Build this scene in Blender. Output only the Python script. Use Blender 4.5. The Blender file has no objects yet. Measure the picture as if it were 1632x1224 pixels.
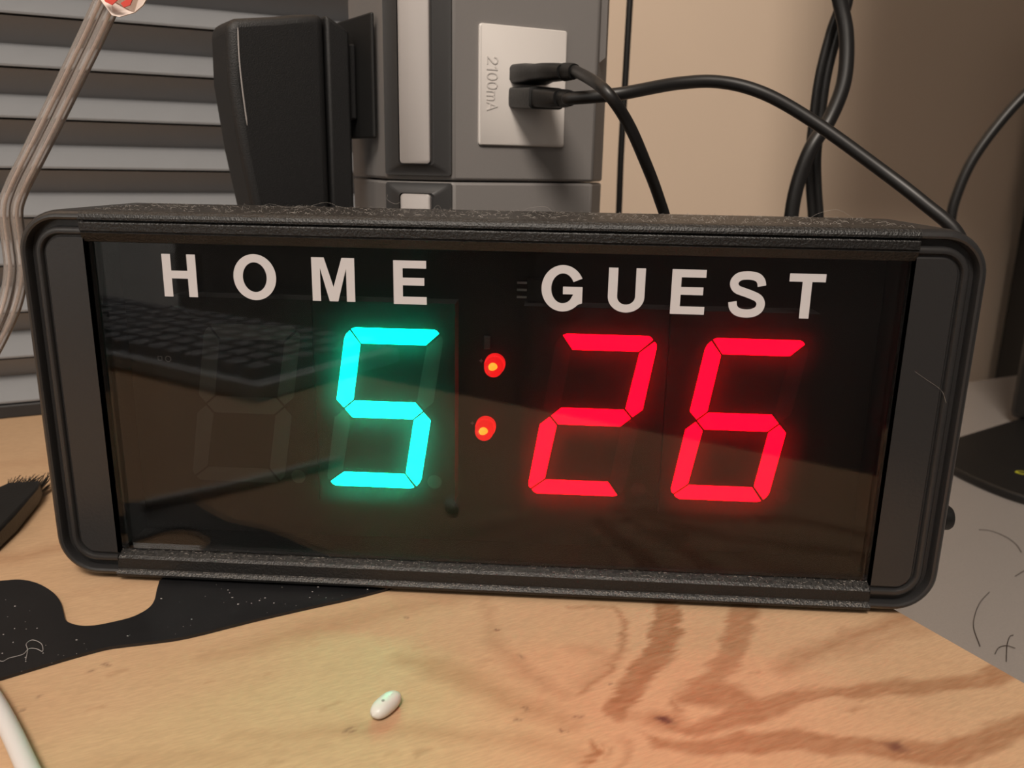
import bpy, bmesh, math, random
import numpy as np
from mathutils import Matrix, Vector, Euler
random.seed(4); rng = np.random.default_rng(7)
scene = bpy.context.scene
COL = scene.collection

# ------------------------------------------------------------------ camera
CAM_ROT = Euler((1.31326132, -0.0179154, 0.05933628), 'XYZ')
CAM_LOC = Vector((0.02126405, -0.24612152, 0.1368538))
FPX = 1320.0
cam_data = bpy.data.cameras.new('camera')
cam = bpy.data.objects.new('camera', cam_data); COL.objects.link(cam)
cam.location = CAM_LOC; cam.rotation_euler = CAM_ROT
cam_data.sensor_width = 36.0; cam_data.sensor_fit = 'HORIZONTAL'
cam_data.lens = 36.0 * FPX / 1632.0
cam_data.clip_start = 0.01; cam_data.clip_end = 50
cam_data.dof.use_dof = True
cam_data.dof.focus_distance = 0.262
cam_data.dof.aperture_fstop = 20.0
scene.camera = cam

# ------------------------------------------------------------------ world, light, exposure
world = bpy.data.worlds.new('world'); scene.world = world; world.use_nodes = True
wbg = world.node_tree.nodes['Background']
wbg.inputs[0].default_value = (0.55, 0.6, 0.75, 1); wbg.inputs[1].default_value = 0.05
scene.view_settings.view_transform = 'Standard'
scene.view_settings.look = 'None'
scene.view_settings.exposure = 0.0
scene.view_settings.gamma = 1.0
scene.view_settings.use_curve_mapping = False

LAMP = Vector((-0.06, -1.02, 1.28))          # the room's bare pendant bulb, above and behind the camera
ld = bpy.data.lights.new('pendant_bulb_light', 'POINT'); ld.energy = 92.0; ld.color = (1.0, 0.89, 0.78); ld.shadow_soft_size = 0.24
lo_ = bpy.data.objects.new('pendant_bulb_light', ld); COL.objects.link(lo_); lo_.location = LAMP
scene.cycles.max_bounces = 8

# ------------------------------------------------------------------ helpers
RM = CAM_ROT.to_matrix()
def ray(px, py):
    return RM @ Vector(((px - 816) / FPX, -(py - 612) / FPX, -1))
def onz(px, py, z=0.0):
    d = ray(px, py); return CAM_LOC + d * ((z - CAM_LOC.z) / d.z)
def ony(px, py, y=0.0):
    d = ray(px, py); return CAM_LOC + d * ((y - CAM_LOC.y) / d.y)
def hit(px, py, p0, n):
    d = ray(px, py); return CAM_LOC + d * ((p0 - CAM_LOC).dot(n) / d.dot(n))

ZT = -0.0016            # top of the plywood board
TH = math.radians(29.0) # the board, tower and panel stand at this angle to the scoreboard
E1 = Vector((math.cos(TH), math.sin(TH), 0)); E2 = Vector((-math.sin(TH), math.cos(TH), 0)); UP = Vector((0, 0, 1))
def efr(a, b, z): return E1 * a + E2 * b + UP * z

class MB:
    def __init__(s): s.v = []; s.f = []
    def add(s, vs, fs):
        o = len(s.v); s.v += [tuple(v) for v in vs]; s.f += [tuple(i + o for i in f) for f in fs]; return s
    def box(s, lo, hi, fr=None):
        (x0, y0, z0), (x1, y1, z1) = lo, hi
        vs = [Vector((x, y, z)) for x in (x0, x1) for y in (y0, y1) for z in (z0, z1)]
        if fr: vs = [fr(v) for v in vs]
        return s.add(vs, [(0, 1, 3, 2), (4, 6, 7, 5), (0, 4, 5, 1), (2, 3, 7, 6), (0, 2, 6, 4), (1, 5, 7, 3)])
    def prism(s, a, b):
        """a, b: lists of matching 3D points (two ends)"""
        n = len(a)
        return s.add(list(a) + list(b), [tuple(range(n)), tuple(range(2 * n - 1, n - 1, -1))] +
                     [(i, i + n, (i + 1) % n + n, (i + 1) % n) for i in range(n)])
    def loft(s, loops, closed=True, cap0=False, cap1=False):
        n = len(loops[0]); vs = [p for l in loops for p in l]; fs = []
        for k in range(len(loops) - 1):
            for i in range(n if closed else n - 1):
                j = (i + 1) % n
                fs.append((k * n + i, k * n + j, (k + 1) * n + j, (k + 1) * n + i))
        if cap0: fs.append(tuple(range(n - 1, -1, -1)))
        if cap1: fs.append(tuple((len(loops) - 1) * n + i for i in range(n)))
        return s.add(vs, fs)
    def tube(s, pts, r, seg=12, caps=True):
        pts = [Vector(p) for p in pts]; n = len(pts)
        rs = r if isinstance(r, (list, tuple)) else [r] * n
        loops = []; ref = None
        for i, p in enumerate(pts):
            t = (pts[min(i + 1, n - 1)] - pts[max(i - 1, 0)]).normalized()
            if ref is None:
                ref = t.orthogonal().normalized()
            ref = (ref - t * ref.dot(t)).normalized(); b = t.cross(ref)
            loops.append([p + (ref * math.cos(2 * math.pi * k / seg) + b * math.sin(2 * math.pi * k / seg)) * rs[i] for k in range(seg)])
        return s.loft(loops, True, caps, caps)
    def build(s, name, mat, parent=None, smooth=False, bevel=0, seg=2, weld=False):
        me = bpy.data.meshes.new(name); me.from_pydata(s.v, [], s.f); me.validate()
        bm = bmesh.new(); bm.from_mesh(me)
        if weld: bmesh.ops.remove_doubles(bm, verts=bm.verts, dist=1e-6)
        bmesh.ops.recalc_face_normals(bm, faces=bm.faces)
        bm.to_mesh(me); bm.free()
        if smooth:
            me.polygons.foreach_set('use_smooth', [True] * len(me.polygons))
            if smooth != 'all': me.set_sharp_from_angle(angle=math.radians(40))
        if mat is not None: me.materials.append(mat)
        o = bpy.data.objects.new(name, me); COL.objects.link(o)
        if parent is not None:
            o.parent = parent
            if parent.type == 'EMPTY': o.matrix_parent_inverse = Matrix.Translation(-parent.location)
        if bevel:
            m = o.modifiers.new('bevel', 'BEVEL'); m.width = bevel; m.segments = seg; m.limit_method = 'ANGLE'
            m.angle_limit = math.radians(35); m.harden_normals = False
        return o

def tag(o, label, cat, group=None):
    o['label'] = label; o['category'] = cat
    if group: o['group'] = group
    return o
def thing(name, loc, label, cat, group=None):
    o = bpy.data.objects.new(name, None); COL.objects.link(o); o.location = Vector(loc); o.empty_display_size = 0.01
    return tag(o, label, cat, group)
def struct(o): o['kind'] = 'structure'; return o

def spline(pts, n=10):
    """Catmull-Rom through 3D points"""
    P = [Vector(p) for p in pts]; P = [P[0] * 2 - P[1]] + P + [P[-1] * 2 - P[-2]]; out = []
    for i in range(1, len(P) - 2):
        for k in range(n):
            t = k / n; a, b, c, d = P[i - 1], P[i], P[i + 1], P[i + 2]
            out.append(0.5 * ((2 * b) + (c - a) * t + (2 * a - 5 * b + 4 * c - d) * t * t + (3 * b - a - 3 * c + d) * t ** 3))
    out.append(P[-2]); return out

# ------------------------------------------------------------------ materials
def mat(name, col, rough=0.5, metal=0.0, spec=0.5, noise=0.0, nscale=200.0, bump=0.0, bscale=600.0, emit=None, estr=0.0, trans=0.0, coat=0.0):
    m = bpy.data.materials.new(name); m.use_nodes = True; nt = m.node_tree; N = nt.nodes; L = nt.links
    b = N['Principled BSDF']
    b.inputs['Base Color'].default_value = (*col, 1); b.inputs['Roughness'].default_value = rough
    b.inputs['Metallic'].default_value = metal; b.inputs['Specular IOR Level'].default_value = spec
    b.inputs['Transmission Weight'].default_value = trans; b.inputs['Coat Weight'].default_value = coat
    if emit:
        b.inputs['Emission Color'].default_value = (*emit, 1); b.inputs['Emission Strength'].default_value = estr
    tc = N.new('ShaderNodeTexCoord')
    if noise:
        nz = N.new('ShaderNodeTexNoise'); nz.inputs['Scale'].default_value = nscale; nz.inputs['Detail'].default_value = 5
        L.new(tc.outputs['Object'], nz.inputs['Vector'])
        mx = N.new('ShaderNodeMix'); mx.data_type = 'RGBA'
        mx.inputs[6].default_value = (*[c * (1 - noise) for c in col], 1); mx.inputs[7].default_value = (*[min(1, c * (1 + noise)) for c in col], 1)
        L.new(nz.outputs['Fac'], mx.inputs[0]); L.new(mx.outputs[2], b.inputs['Base Color'])
    if bump:
        nb = N.new('ShaderNodeTexNoise'); nb.inputs['Scale'].default_value = bscale; nb.inputs['Detail'].default_value = 3
        L.new(tc.outputs['Object'], nb.inputs['Vector'])
        bp = N.new('ShaderNodeBump'); bp.inputs['Strength'].default_value = bump; bp.inputs['Distance'].default_value = 0.001
        L.new(nb.outputs['Fac'], bp.inputs['Height']); L.new(bp.outputs['Normal'], b.inputs['Normal'])
    return m

M = {}
def dusty(m, amount):
    nt = m.node_tree; N = nt.nodes; L = nt.links; b = N['Principled BSDF']
    g = N.new('ShaderNodeNewGeometry'); sx = N.new('ShaderNodeSeparateXYZ'); L.new(g.outputs['True Normal'], sx.inputs[0])
    mr = N.new('ShaderNodeMapRange'); mr.inputs[1].default_value = .45; mr.inputs[2].default_value = .95; L.new(sx.outputs['Z'], mr.inputs[0])
    tc = N.new('ShaderNodeTexCoord'); nz = N.new('ShaderNodeTexNoise'); nz.inputs['Scale'].default_value = 900; nz.inputs['Detail'].default_value = 4; L.new(tc.outputs['Object'], nz.inputs['Vector'])
    m2 = N.new('ShaderNodeMapRange'); m2.inputs[1].default_value = .35; m2.inputs[2].default_value = .75; m2.inputs[4].default_value = amount; L.new(nz.outputs['Fac'], m2.inputs[0])
    mu0 = N.new('ShaderNodeMath'); mu0.operation = 'MULTIPLY'; L.new(mr.outputs[0], mu0.inputs[0]); L.new(m2.outputs[0], mu0.inputs[1])
    sp = N.new('ShaderNodeSeparateXYZ'); L.new(tc.outputs['Object'], sp.inputs[0])      # no dust inside the closed case
    c1 = N.new('ShaderNodeMath'); c1.operation = 'LESS_THAN'; c1.inputs[1].default_value = .0060; L.new(sp.outputs['Y'], c1.inputs[0])
    c2 = N.new('ShaderNodeMath'); c2.operation = 'GREATER_THAN'; c2.inputs[1].default_value = .115; L.new(sp.outputs['Z'], c2.inputs[0])
    c3 = N.new('ShaderNodeMath'); c3.operation = 'MAXIMUM'; L.new(c1.outputs[0], c3.inputs[0]); L.new(c2.outputs[0], c3.inputs[1])
    mu = N.new('ShaderNodeMath'); mu.operation = 'MULTIPLY'; L.new(mu0.outputs[0], mu.inputs[0]); L.new(c3.outputs[0], mu.inputs[1])
    mx = N.new('ShaderNodeMix'); mx.data_type = 'RGBA'; mx.inputs[6].default_value = b.inputs['Base Color'].default_value; mx.inputs[7].default_value = (.22, .20, .18, 1)
    L.new(mu.outputs[0], mx.inputs[0]); L.new(mx.outputs[2], b.inputs['Base Color'])
    return m
M['housing'] = mat('housing_plastic', (0.007, 0.0068, 0.0068), 0.42, bump=0.35, bscale=1500); dusty(M['housing'], 0.17)
M['cap'] = mat('cap_plastic', (0.022, 0.0215, 0.022), 0.30, bump=0.08, bscale=900)
M['black'] = mat('black_plastic', (0.006, 0.006, 0.006), 0.45, bump=0.1, bscale=900)
M['cable'] = mat('cable_rubber', (0.009, 0.0085, 0.0085), 0.42)
M['wart'] = mat('adapter_plastic', (0.009, 0.009, 0.0095), 0.52, bump=0.25, bscale=2500)
M['module'] = mat('module_face', (0.004, 0.004, 0.004), 0.6)
M['pcb'] = mat('circuit_board', (0.006, 0.006, 0.006), 0.5)
M['unlit'] = mat('unlit_segment', (0.06, 0.065, 0.063), 0.5)
M['unlit_red'] = mat('unlit_red_segment', (0.035, 0.012, 0.014), 0.5)
M['green'] = mat('lit_green_segment', (0.0, 0.0, 0.0), 0.5, emit=(0.0, 1.0, 0.50), estr=44.0)
M['red'] = mat('lit_red_segment', (0.0, 0.0, 0.0), 0.5, emit=(1.0, 0.0, 0.0025), estr=28.0)
M['led'] = mat('lit_red_lens', (0.35, 0.02, 0.02), 0.15, emit=(1.0, 0.010, 0.012), estr=1.35)
M['led_core'] = mat('led_core', (0.4, 0.2, 0.05), 0.3, emit=(1.0, 0.28, 0.02), estr=2.6)
M['letter'] = mat('white_vinyl', (0.53, 0.515, 0.53), 0.55)
M['silk'] = mat('white_print', (0.25, 0.25, 0.25), 0.6)
M['dust'] = mat('dust_fibre', (0.36, 0.33, 0.30), 0.9)
M['module_side'] = mat('module_body', (0.16, 0.155, 0.15), 0.6)
M['tower'] = mat('grey_plastic', (0.21, 0.197, 0.19), 0.5, bump=0.06, bscale=1500)
M['tower_dark'] = mat('dark_grey_plastic', (0.030, 0.029, 0.029), 0.40)
M['strip'] = mat('light_grey_plastic', (0.36, 0.335, 0.325), 0.42)
M['usb_white'] = mat('white_plastic', (0.66, 0.62, 0.59), 0.42)
M['steel'] = mat('plug_shell', (0.6, 0.6, 0.6), 0.3, metal=1)
M['slat'] = mat('grey_slat', (0.225, 0.230, 0.240), 0.6, noise=0.06, nscale=60)
M['rail'] = mat('dark_rail', (0.02, 0.02, 0.021), 0.5)
M['wall'] = mat('wall_paint', (0.80, 0.63, 0.485), 0.85, noise=0.03, nscale=5, bump=0.05, bscale=300)
M['room_wall'] = mat('room_wall_paint', (0.14, 0.135, 0.135), 0.9)
M['ceiling'] = mat('ceiling_paint', (0.25, 0.24, 0.23), 0.9)
M['floor'] = mat('floor_carpet', (0.06, 0.055, 0.05), 0.95, noise=0.3, nscale=80)
M['door'] = mat('door_paint', (0.84, 0.90, 0.95), 0.6)
M['desk'] = mat('desk_laminate', (0.46, 0.425, 0.40), 0.24, metal=0.4, noise=0.08, nscale=900, bump=0.12, bscale=1400)
M['template'] = mat('black_sheet', (0.008, 0.008, 0.009), 0.40, noise=0.3, nscale=120)
M['pill'] = mat('pill_coating', (0.62, 0.62, 0.585), 0.35)
M['imprint'] = mat('pill_imprint', (0.25, 0.28, 0.26), 0.6)
M['white_cable'] = mat('white_cable', (0.60, 0.59, 0.585), 0.4)
M['bristle'] = mat('bristle', (0.010, 0.010, 0.010), 0.5)
M['hair'] = mat('hair', (0.02, 0.012, 0.01), 0.5)
M['lint'] = mat('lint', (0.35, 0.33, 0.32), 0.9)
M['copper'] = mat('tinned_strands', (0.75, 0.63, 0.57), 0.45, metal=0.1, noise=0.3, nscale=900)
M['tag'] = mat('paper_tag', (0.78, 0.68, 0.62), 0.6)
M['tag_red'] = mat('red_print', (0.62, 0.06, 0.04), 0.5)
M['mark'] = mat('yellow_green_print', (0.45, 0.45, 0.03), 0.5)
M['key'] = mat('key_plastic', (0.20, 0.22, 0.26), 0.5)
M['keyboard'] = mat('keyboard_shell', (0.42, 0.46, 0.52), 0.4)
M['ply_edge'] = mat('plywood_edge', (0.45, 0.32, 0.20), 0.8, noise=0.25, nscale=300)

def glass_mat():
    m = bpy.data.materials.new('tinted_acrylic'); m.use_nodes = True; nt = m.node_tree; N = nt.nodes; L = nt.links
    N.remove(N['Principled BSDF']); out = N['Material Output']
    tr = N.new('ShaderNodeBsdfTransparent'); tr.inputs[0].default_value = (0.78, 0.78, 0.78, 1)
    hz = N.new('ShaderNodeBsdfTranslucent'); hz.inputs[0].default_value = (0.9, 0.9, 0.9, 1)
    gl = N.new('ShaderNodeBsdfGlossy'); gl.inputs['Roughness'].default_value = 0.015; gl.inputs[0].default_value = (1, 1, 1, 1)
    m1 = N.new('ShaderNodeMixShader'); m1.inputs[0].default_value = 0.008
    L.new(tr.outputs[0], m1.inputs[1]); L.new(hz.outputs[0], m1.inputs[2])
    fr = N.new('ShaderNodeFresnel'); fr.inputs['IOR'].default_value = 1.39
    m2 = N.new('ShaderNodeMixShader'); L.new(fr.outputs[0], m2.inputs[0])
    L.new(m1.outputs[0], m2.inputs[1]); L.new(gl.outputs[0], m2.inputs[2])
    L.new(m2.outputs[0], out.inputs[0]); return m
M['glass'] = glass_mat()

def clear_mat():
    m = bpy.data.materials.new('clear_vinyl'); m.use_nodes = True; nt = m.node_tree; N = nt.nodes; L = nt.links
    N.remove(N['Principled BSDF']); out = N['Material Output']
    tr = N.new('ShaderNodeBsdfTransparent'); tr.inputs[0].default_value = (0.97, 0.95, 0.94, 1)
    df = N.new('ShaderNodeBsdfDiffuse'); df.inputs[0].default_value = (1.0, 0.93, 0.89, 1)
    gl = N.new('ShaderNodeBsdfGlossy'); gl.inputs['Roughness'].default_value = 0.22
    m1 = N.new('ShaderNodeMixShader'); m1.inputs[0].default_value = 0.20; L.new(tr.outputs[0], m1.inputs[1]); L.new(df.outputs[0], m1.inputs[2])
    lw = N.new('ShaderNodeFresnel'); lw.inputs['IOR'].default_value = 1.5
    m2 = N.new('ShaderNodeMixShader'); L.new(lw.outputs[0], m2.inputs[0]); L.new(m1.outputs[0], m2.inputs[1]); L.new(gl.outputs[0], m2.inputs[2])
    L.new(m2.outputs[0], out.inputs[0]); return m
M['clear'] = clear_mat()

def wood_mat():
    m = bpy.data.materials.new('plywood_veneer'); m.use_nodes = True; nt = m.node_tree; N = nt.nodes; L = nt.links
    b = N['Principled BSDF']; b.inputs['Roughness'].default_value = 0.62; b.inputs['Specular IOR Level'].default_value = 0.25
    tc = N.new('ShaderNodeTexCoord')
    mp = N.new('ShaderNodeMapping'); mp.inputs['Rotation'].default_value = (0, 0, -TH); mp.inputs['Scale'].default_value = (90, 1300, 300)
    mp.vector_type = 'POINT'
    # rotate first, then stretch along the grain
    rt = N.new('ShaderNodeVectorRotate'); rt.rotation_type = 'Z_AXIS'; rt.inputs['Angle'].default_value = -TH
    L.new(tc.outputs['Object'], rt.inputs['Vector'])
    sc = N.new('ShaderNodeVectorMath'); sc.operation = 'MULTIPLY'; sc.inputs[1].default_value = (320, 2400, 300); L.new(rt.outputs[0], sc.inputs[0])
    n1 = N.new('ShaderNodeTexNoise'); n1.inputs['Scale'].default_value = 1.0; n1.inputs['Detail'].default_value = 4; L.new(sc.outputs[0], n1.inputs['Vector'])
    n2 = N.new('ShaderNodeTexNoise'); n2.inputs['Scale'].default_value = 28.0; n2.inputs['Detail'].default_value = 3; L.new(tc.outputs['Object'], n2.inputs['Vector'])
    at = N.new('ShaderNodeVertexColor'); at.layer_name = 'grain'
    sp = N.new('ShaderNodeSeparateColor'); L.new(at.outputs['Color'], sp.inputs[0])
    base = N.new('ShaderNodeMix'); base.data_type = 'RGBA'
    base.inputs[6].default_value = (0.47, 0.300, 0.172, 1); base.inputs[7].default_value = (0.53, 0.355, 0.216, 1)
    L.new(n2.outputs['Fac'], base.inputs[0])
    band = N.new('ShaderNodeMix'); band.data_type = 'RGBA'; band.inputs[7].default_value = (0.29, 0.140, 0.068, 1)
    L.new(sp.outputs[0], band.inputs[0]); L.new(base.outputs[2], band.inputs[6])
    # fibres: light flecks and dark pores
    rp = N.new('ShaderNodeMapRange'); rp.inputs[1].default_value = 0.35; rp.inputs[2].default_value = 0.68; rp.inputs[3].default_value = 0.91; rp.inputs[4].default_value = 1.07
    L.new(n1.outputs['Fac'], rp.inputs[0])
    mul = N.new('ShaderNodeMix'); mul.data_type = 'RGBA'; mul.blend_type = 'MULTIPLY'; mul.inputs[0].default_value = 1.0
    L.new(band.outputs[2], mul.inputs[6]); L.new(rp.outputs[0], mul.inputs[7])
    kn = N.new('ShaderNodeMix'); kn.data_type = 'RGBA'; kn.inputs[7].default_value = (0.09, 0.035, 0.03, 1)
    L.new(sp.outputs[1], kn.inputs[0]); L.new(mul.outputs[2], kn.inputs[6])
    L.new(kn.outputs[2], b.inputs['Base Color'])
    bp = N.new('ShaderNodeBump'); bp.inputs['Strength'].default_value = 0.12; bp.inputs['Distance'].default_value = 0.0004
    L.new(n1.outputs['Fac'], bp.inputs['Height']); L.new(bp.outputs['Normal'], b.inputs['Normal'])
    return m
M['wood'] = wood_mat()

# ------------------------------------------------------------------ room shell (turned 29 degrees like the furniture)
A0, A1, B0, B1 = -1.35, 1.7, -2.3, 0.42
ZF, ZC = -0.78, 1.72
def slab(name, a0, a1, b0, b1, z0, z1, m):
    return struct(MB().box((a0, b0, z0), (a1, b1, z1), lambda v: efr(v.x, v.y, v.z)).build(name, m))
slab('wall_back', A0 - .1, A1 + .1, B1, B1 + .08, ZF, ZC, M['wall'])
slab('wall_front', A0 - .1, A1 + .1, B0 - .08, B0, ZF, ZC, M['room_wall'])
slab('wall_left', A0 - .08, A0, B0, B1, ZF, ZC, M['room_wall'])
slab('wall_right', A1, A1 + .08, B0, B1, ZF, ZC, M['room_wall'])
slab('floor', A0 - .1, A1 + .1, B0 - .1, B1 + .1, ZF - .08, ZF, M['floor'])
slab('ceiling', A0 - .1, A1 + .1, B0 - .1, B1 + .1, ZC, ZC + .08, M['ceiling'])

# ------------------------------------------------------------------ desk under everything
ZD = -0.060
DB = (onz(1545, 607, ZD)).dot(E2)           # back edge of the desk seen beyond the monitor base
desk = thing('desk', efr(0.1, -0.1, ZF), 'silver grey laminate desk surface carrying the plywood board and monitor stand', 'desk')
MB().box((-0.75, -0.27, ZD - .03), (0.85, DB, ZD), lambda v: efr(v.x, v.y, v.z)).build('desktop', M['desk'], desk, bevel=.003)
for a in (-0.70, 0.80):
    for b in (-0.22, DB - .06):
        MB().box((a - .025, b - .025, ZF), (a + .025, b + .025, ZD - .03), lambda v: efr(v.x, v.y, v.z)).build('leg', M['rail'], desk)

# ------------------------------------------------------------------ plywood board
BR = Vector((0.1372, 0, 0)).dot(E1)         # right end of the board
BF, BB, BL = -0.190, 0.315, -0.62
board = thing('plywood_board', efr(-.2, .05, ZD), 'pale plywood board with brown swirling grain and knots under the scoreboard', 'board')
MB().box((BL, BF, ZT - .018), (BR, BB, ZT - .0006), lambda v: efr(v.x, v.y, v.z)).build('core', M['ply_edge'], board)
for a in (BL + .05, BR - .05):
    MB().box((a - .02, BF + .02, ZD), (a + .02, BB - .02, ZT - .018), lambda v: efr(v.x, v.y, v.z)).build('batten', M['ply_edge'], board)

def vnoise(X, Y, s, seed):
    r = np.random.default_rng(seed); G = r.random((256, 256))
    x = X / s; y = Y / s; xi = np.floor(x).astype(int); yi = np.floor(y).astype(int); fx = x - xi; fy = y - yi
    fx = fx * fx * (3 - 2 * fx); fy = fy * fy * (3 - 2 * fy)
    g = lambda a, b: G[a % 256, b % 256]
    return (g(xi, yi) * (1 - fx) + g(xi + 1, yi) * fx) * (1 - fy) + (g(xi, yi + 1) * (1 - fx) + g(xi + 1, yi + 1) * fx) * fy - 0.5

def veneer():
    # fine grid where the camera looks, one strip beyond it
    a0, a1, b0, b1, st = -0.40, BR, -0.19, 0.315, 0.00075
    na, nb = int(round((a1 - a0) / st)) + 1, int(round((b1 - b0) / st)) + 1
    A, B = np.meshgrid(np.linspace(a0, a1, na), np.linspace(b0, b1, nb), indexing='ij')
    A = A.ravel(); B = B.ravel()
    X = E1.x * A + E2.x * B; Y = E1.y * A + E2.y * B
    jx = vnoise(A, B * 2, .008, 1) * .0028 + vnoise(A * .4, B * 5, .0016, 2) * .0022
    jy = vnoise(A, B * 2, .008, 3) * .0028 + vnoise(A * .4, B * 5, .0020, 4) * .0012
    Xj, Yj = X + jx, Y + jy
    R = np.zeros_like(X); G = np.zeros_like(X)
    def band(px, widths, tone, soft=.0010):
        nonlocal R
        pts = [onz(x, y, ZT) for x, y in px]
        if not isinstance(widths, (list, tuple)): widths = [widths] * len(pts)
        sp = spline(pts, 6); wv = np.interp(np.linspace(0, len(pts) - 1, len(sp)), range(len(pts)), widths)
        best = np.full_like(X, 9.0)
        x0, x1 = min(p.x for p in sp) - .02, max(p.x for p in sp) + .02
        y0, y1 = min(p.y for p in sp) - .02, max(p.y for p in sp) + .02
        ix = np.where((Xj > x0) & (Xj < x1) & (Yj > y0) & (Yj < y1))[0]; xs = Xj[ix]; ys = Yj[ix]; bs = best[ix]
        for i in range(len(sp) - 1):
            p, q = sp[i], sp[i + 1]; dx, dy = q.x - p.x, q.y - p.y; l2 = dx * dx + dy * dy + 1e-12
            t = np.clip(((xs - p.x) * dx + (ys - p.y) * dy) / l2, 0, 1)
            d = np.hypot(xs - p.x - t * dx, ys - p.y - t * dy) - (wv[i] * (1 - t) + wv[i + 1] * t) / 2
            bs = np.minimum(bs, d)
        R[ix] = np.maximum(R[ix], np.clip(.5 - bs / soft * .5, 0, 1) * tone)
    def spot(px, py, rx, ry, dark, ch='G'):
        nonlocal R, G
        c = onz(px, py, ZT); d = np.hypot((Xj - c.x) / rx, (Yj - c.y) / ry)
        k = np.clip(1.35 - d, 0, 1) * dark
        if ch == 'G': G = np.maximum(G, k)
        else: R = np.maximum(R, k)
    mm = .001
    band([(1062, 930), (1064, 975), (1060, 1010), (1048, 1040), (1025, 1070), (1005, 1100), (985, 1135)], [8*mm, 9*mm, 9*mm, 9*mm, 7*mm, 7*mm, 7*mm], .62)
    band([(1190, 930), (1185, 975), (1178, 1010), (1165, 1045), (1145, 1075), (1120, 1100)], [9*mm, 9*mm, 8*mm, 7*mm, 8*mm, 9*mm], .50)
    band([(1090, 1110), (1130, 1105), (1165, 1110), (1210, 1128)], [6*mm, 11*mm, 10*mm, 5*mm], .55, .002)
    band([(1068, 1160), (1110, 1162), (1180, 1138), (1250, 1117), (1320, 1104), (1400, 1100), (1480, 1092), (1560, 1082), (1650, 1058)],
         [2*mm, 5*mm, 8*mm, 6*mm, 5*mm, 6*mm, 6*mm, 6*mm, 6*mm], .52)
    band([(1030, 1178), (1080, 1190), (1150, 1188), (1240, 1180), (1330, 1186), (1420, 1196), (1500, 1203), (1570, 1180), (1650, 1150)],
         [2*mm, 4*mm, 6*mm, 8*mm, 8*mm, 8*mm, 9*mm, 8*mm, 9*mm], .55)
    band([(1240, 1066), (1275, 1050), (1330, 1026), (1400, 1002), (1450, 985), (1490, 978)], [3*mm, 6*mm, 6*mm, 6*mm, 7*mm, 4*mm], .45, .003)
    band([(1330, 1045), (1400, 1022), (1460, 1005), (1520, 1000)], [2*mm, 3*mm, 5*mm, 3*mm], .30, .003)
    band([(905, 968), (960, 966), (985, 972), (990, 1010), (982, 1045), (962, 1075), (930, 1100), (912, 1110)], [1.2*mm, 1.2*mm, 1.6*mm, 2.2*mm, 2.2*mm, 2.4*mm, 2*mm, 1*mm], .5)
    band([(925, 1035), (950, 1040), (968, 1050), (950, 1075), (925, 1090)], 3*mm, .30, .004)
    band([(770, 958), (778, 990), (785, 1020), (810, 1050), (850, 1080), (895, 1108)], [1*mm, 2*mm, 4*mm, 5*mm, 5*mm, 3*mm], .30, .003)
    band([(640, 1050), (690, 1062), (740, 1080), (790, 1105), (850, 1130), (910, 1152)], [5*mm, 9*mm, 9*mm, 8*mm, 7*mm, 4*mm], .30, .003)
    band([(330, 1045), (400, 1030), (480, 1008), (560, 988), (640, 968), (720, 955)], [3*mm, 5*mm, 7*mm, 6*mm, 6*mm, 4*mm], .30, .005)
    band([(380, 1172), (470, 1170), (560, 1164), (650, 1162), (740, 1172), (840, 1186), (930, 1205)], [2*mm, 4*mm, 6*mm, 7*mm, 5*mm, 5*mm, 3*mm], .26, .003)
    band([(150, 1215), (260, 1210), (400, 1200), (520, 1190)], [2*mm, 3*mm, 4*mm, 2*mm], .2, .004)
    band([(942, 1180), (952, 1196), (944, 1212), (930, 1224)], [1*mm, 2*mm, 2*mm, 1*mm], .75)
    band([(990, 1178), (1004, 1196), (998, 1216), (985, 1230)], [1*mm, 1.5*mm, 1.5*mm, 1*mm], .35)
    band([(965, 1185), (975, 1195), (970, 1208)], .8*mm, .4)
    band([(1075, 1115), (1080, 1130), (1078, 1145)], 2*mm, .5)
    band([(-30, 892), (30, 890), (70, 878), (120, 868)], [9*mm, 9*mm, 8*mm, 7*mm], .32, .004)
    band([(-20, 742), (40, 738), (100, 736)], 6*mm, .16, .005)
    band([(120, 945), (190, 935), (260, 925)], 2*mm, .16, .004)
    spot(1067, 1151, .0022, .0016, .95); spot(1425, 1190, .0026, .0022, .75); spot(1425, 1190, .006, .004, .6, 'R')
    spot(1060, 1150, .006, .004, .5, 'R')
    for (x, y) in ((152, 1067), (171, 1059), (33, 1133), (66, 1111), (645, 985), (793, 1003), (823, 1047), (840, 1130), (824, 1146), (550, 1165), (976, 1090), (915, 1140), (903, 1162)):
        spot(x, y, .0008, .0006, .55)
    for _ in range(46):   # short scratches along the grain
        x, y = random.uniform(80, 1500), random.uniform(985, 1215); l = random.uniform(8, 30)
        band([(x, y), (x + l, y - l * .34)], .35*mm, random.uniform(.25, .55), .0008)
    R = np.clip(1.35 * R * (1 + .5 * vnoise(A, B * 7, .0035, 9)), 0, 1)
    verts = np.stack([X, Y, np.full_like(X, ZT)], 1)
    I = np.arange(na * nb).reshape(na, nb)
    F = np.stack([I[:-1, :-1], I[1:, :-1], I[1:, 1:], I[:-1, 1:]], -1).reshape(-1, 4)
    me = bpy.data.meshes.new('veneer')
    me.vertices.add(len(verts)); me.vertices.foreach_set('co', verts.astype(np.float32).ravel())
    me.loops.add(F.size); me.loops.foreach_set('vertex_index', F.ravel().astype(np.int32))
    me.polygons.add(len(F)); me.polygons.foreach_set('loop_start', np.arange(0, F.size, 4, dtype=np.int32))
    me.update(calc_edges=True); me.validate()
    ca = me.color_attributes.new('grain', 'FLOAT_COLOR', 'POINT')
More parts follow.
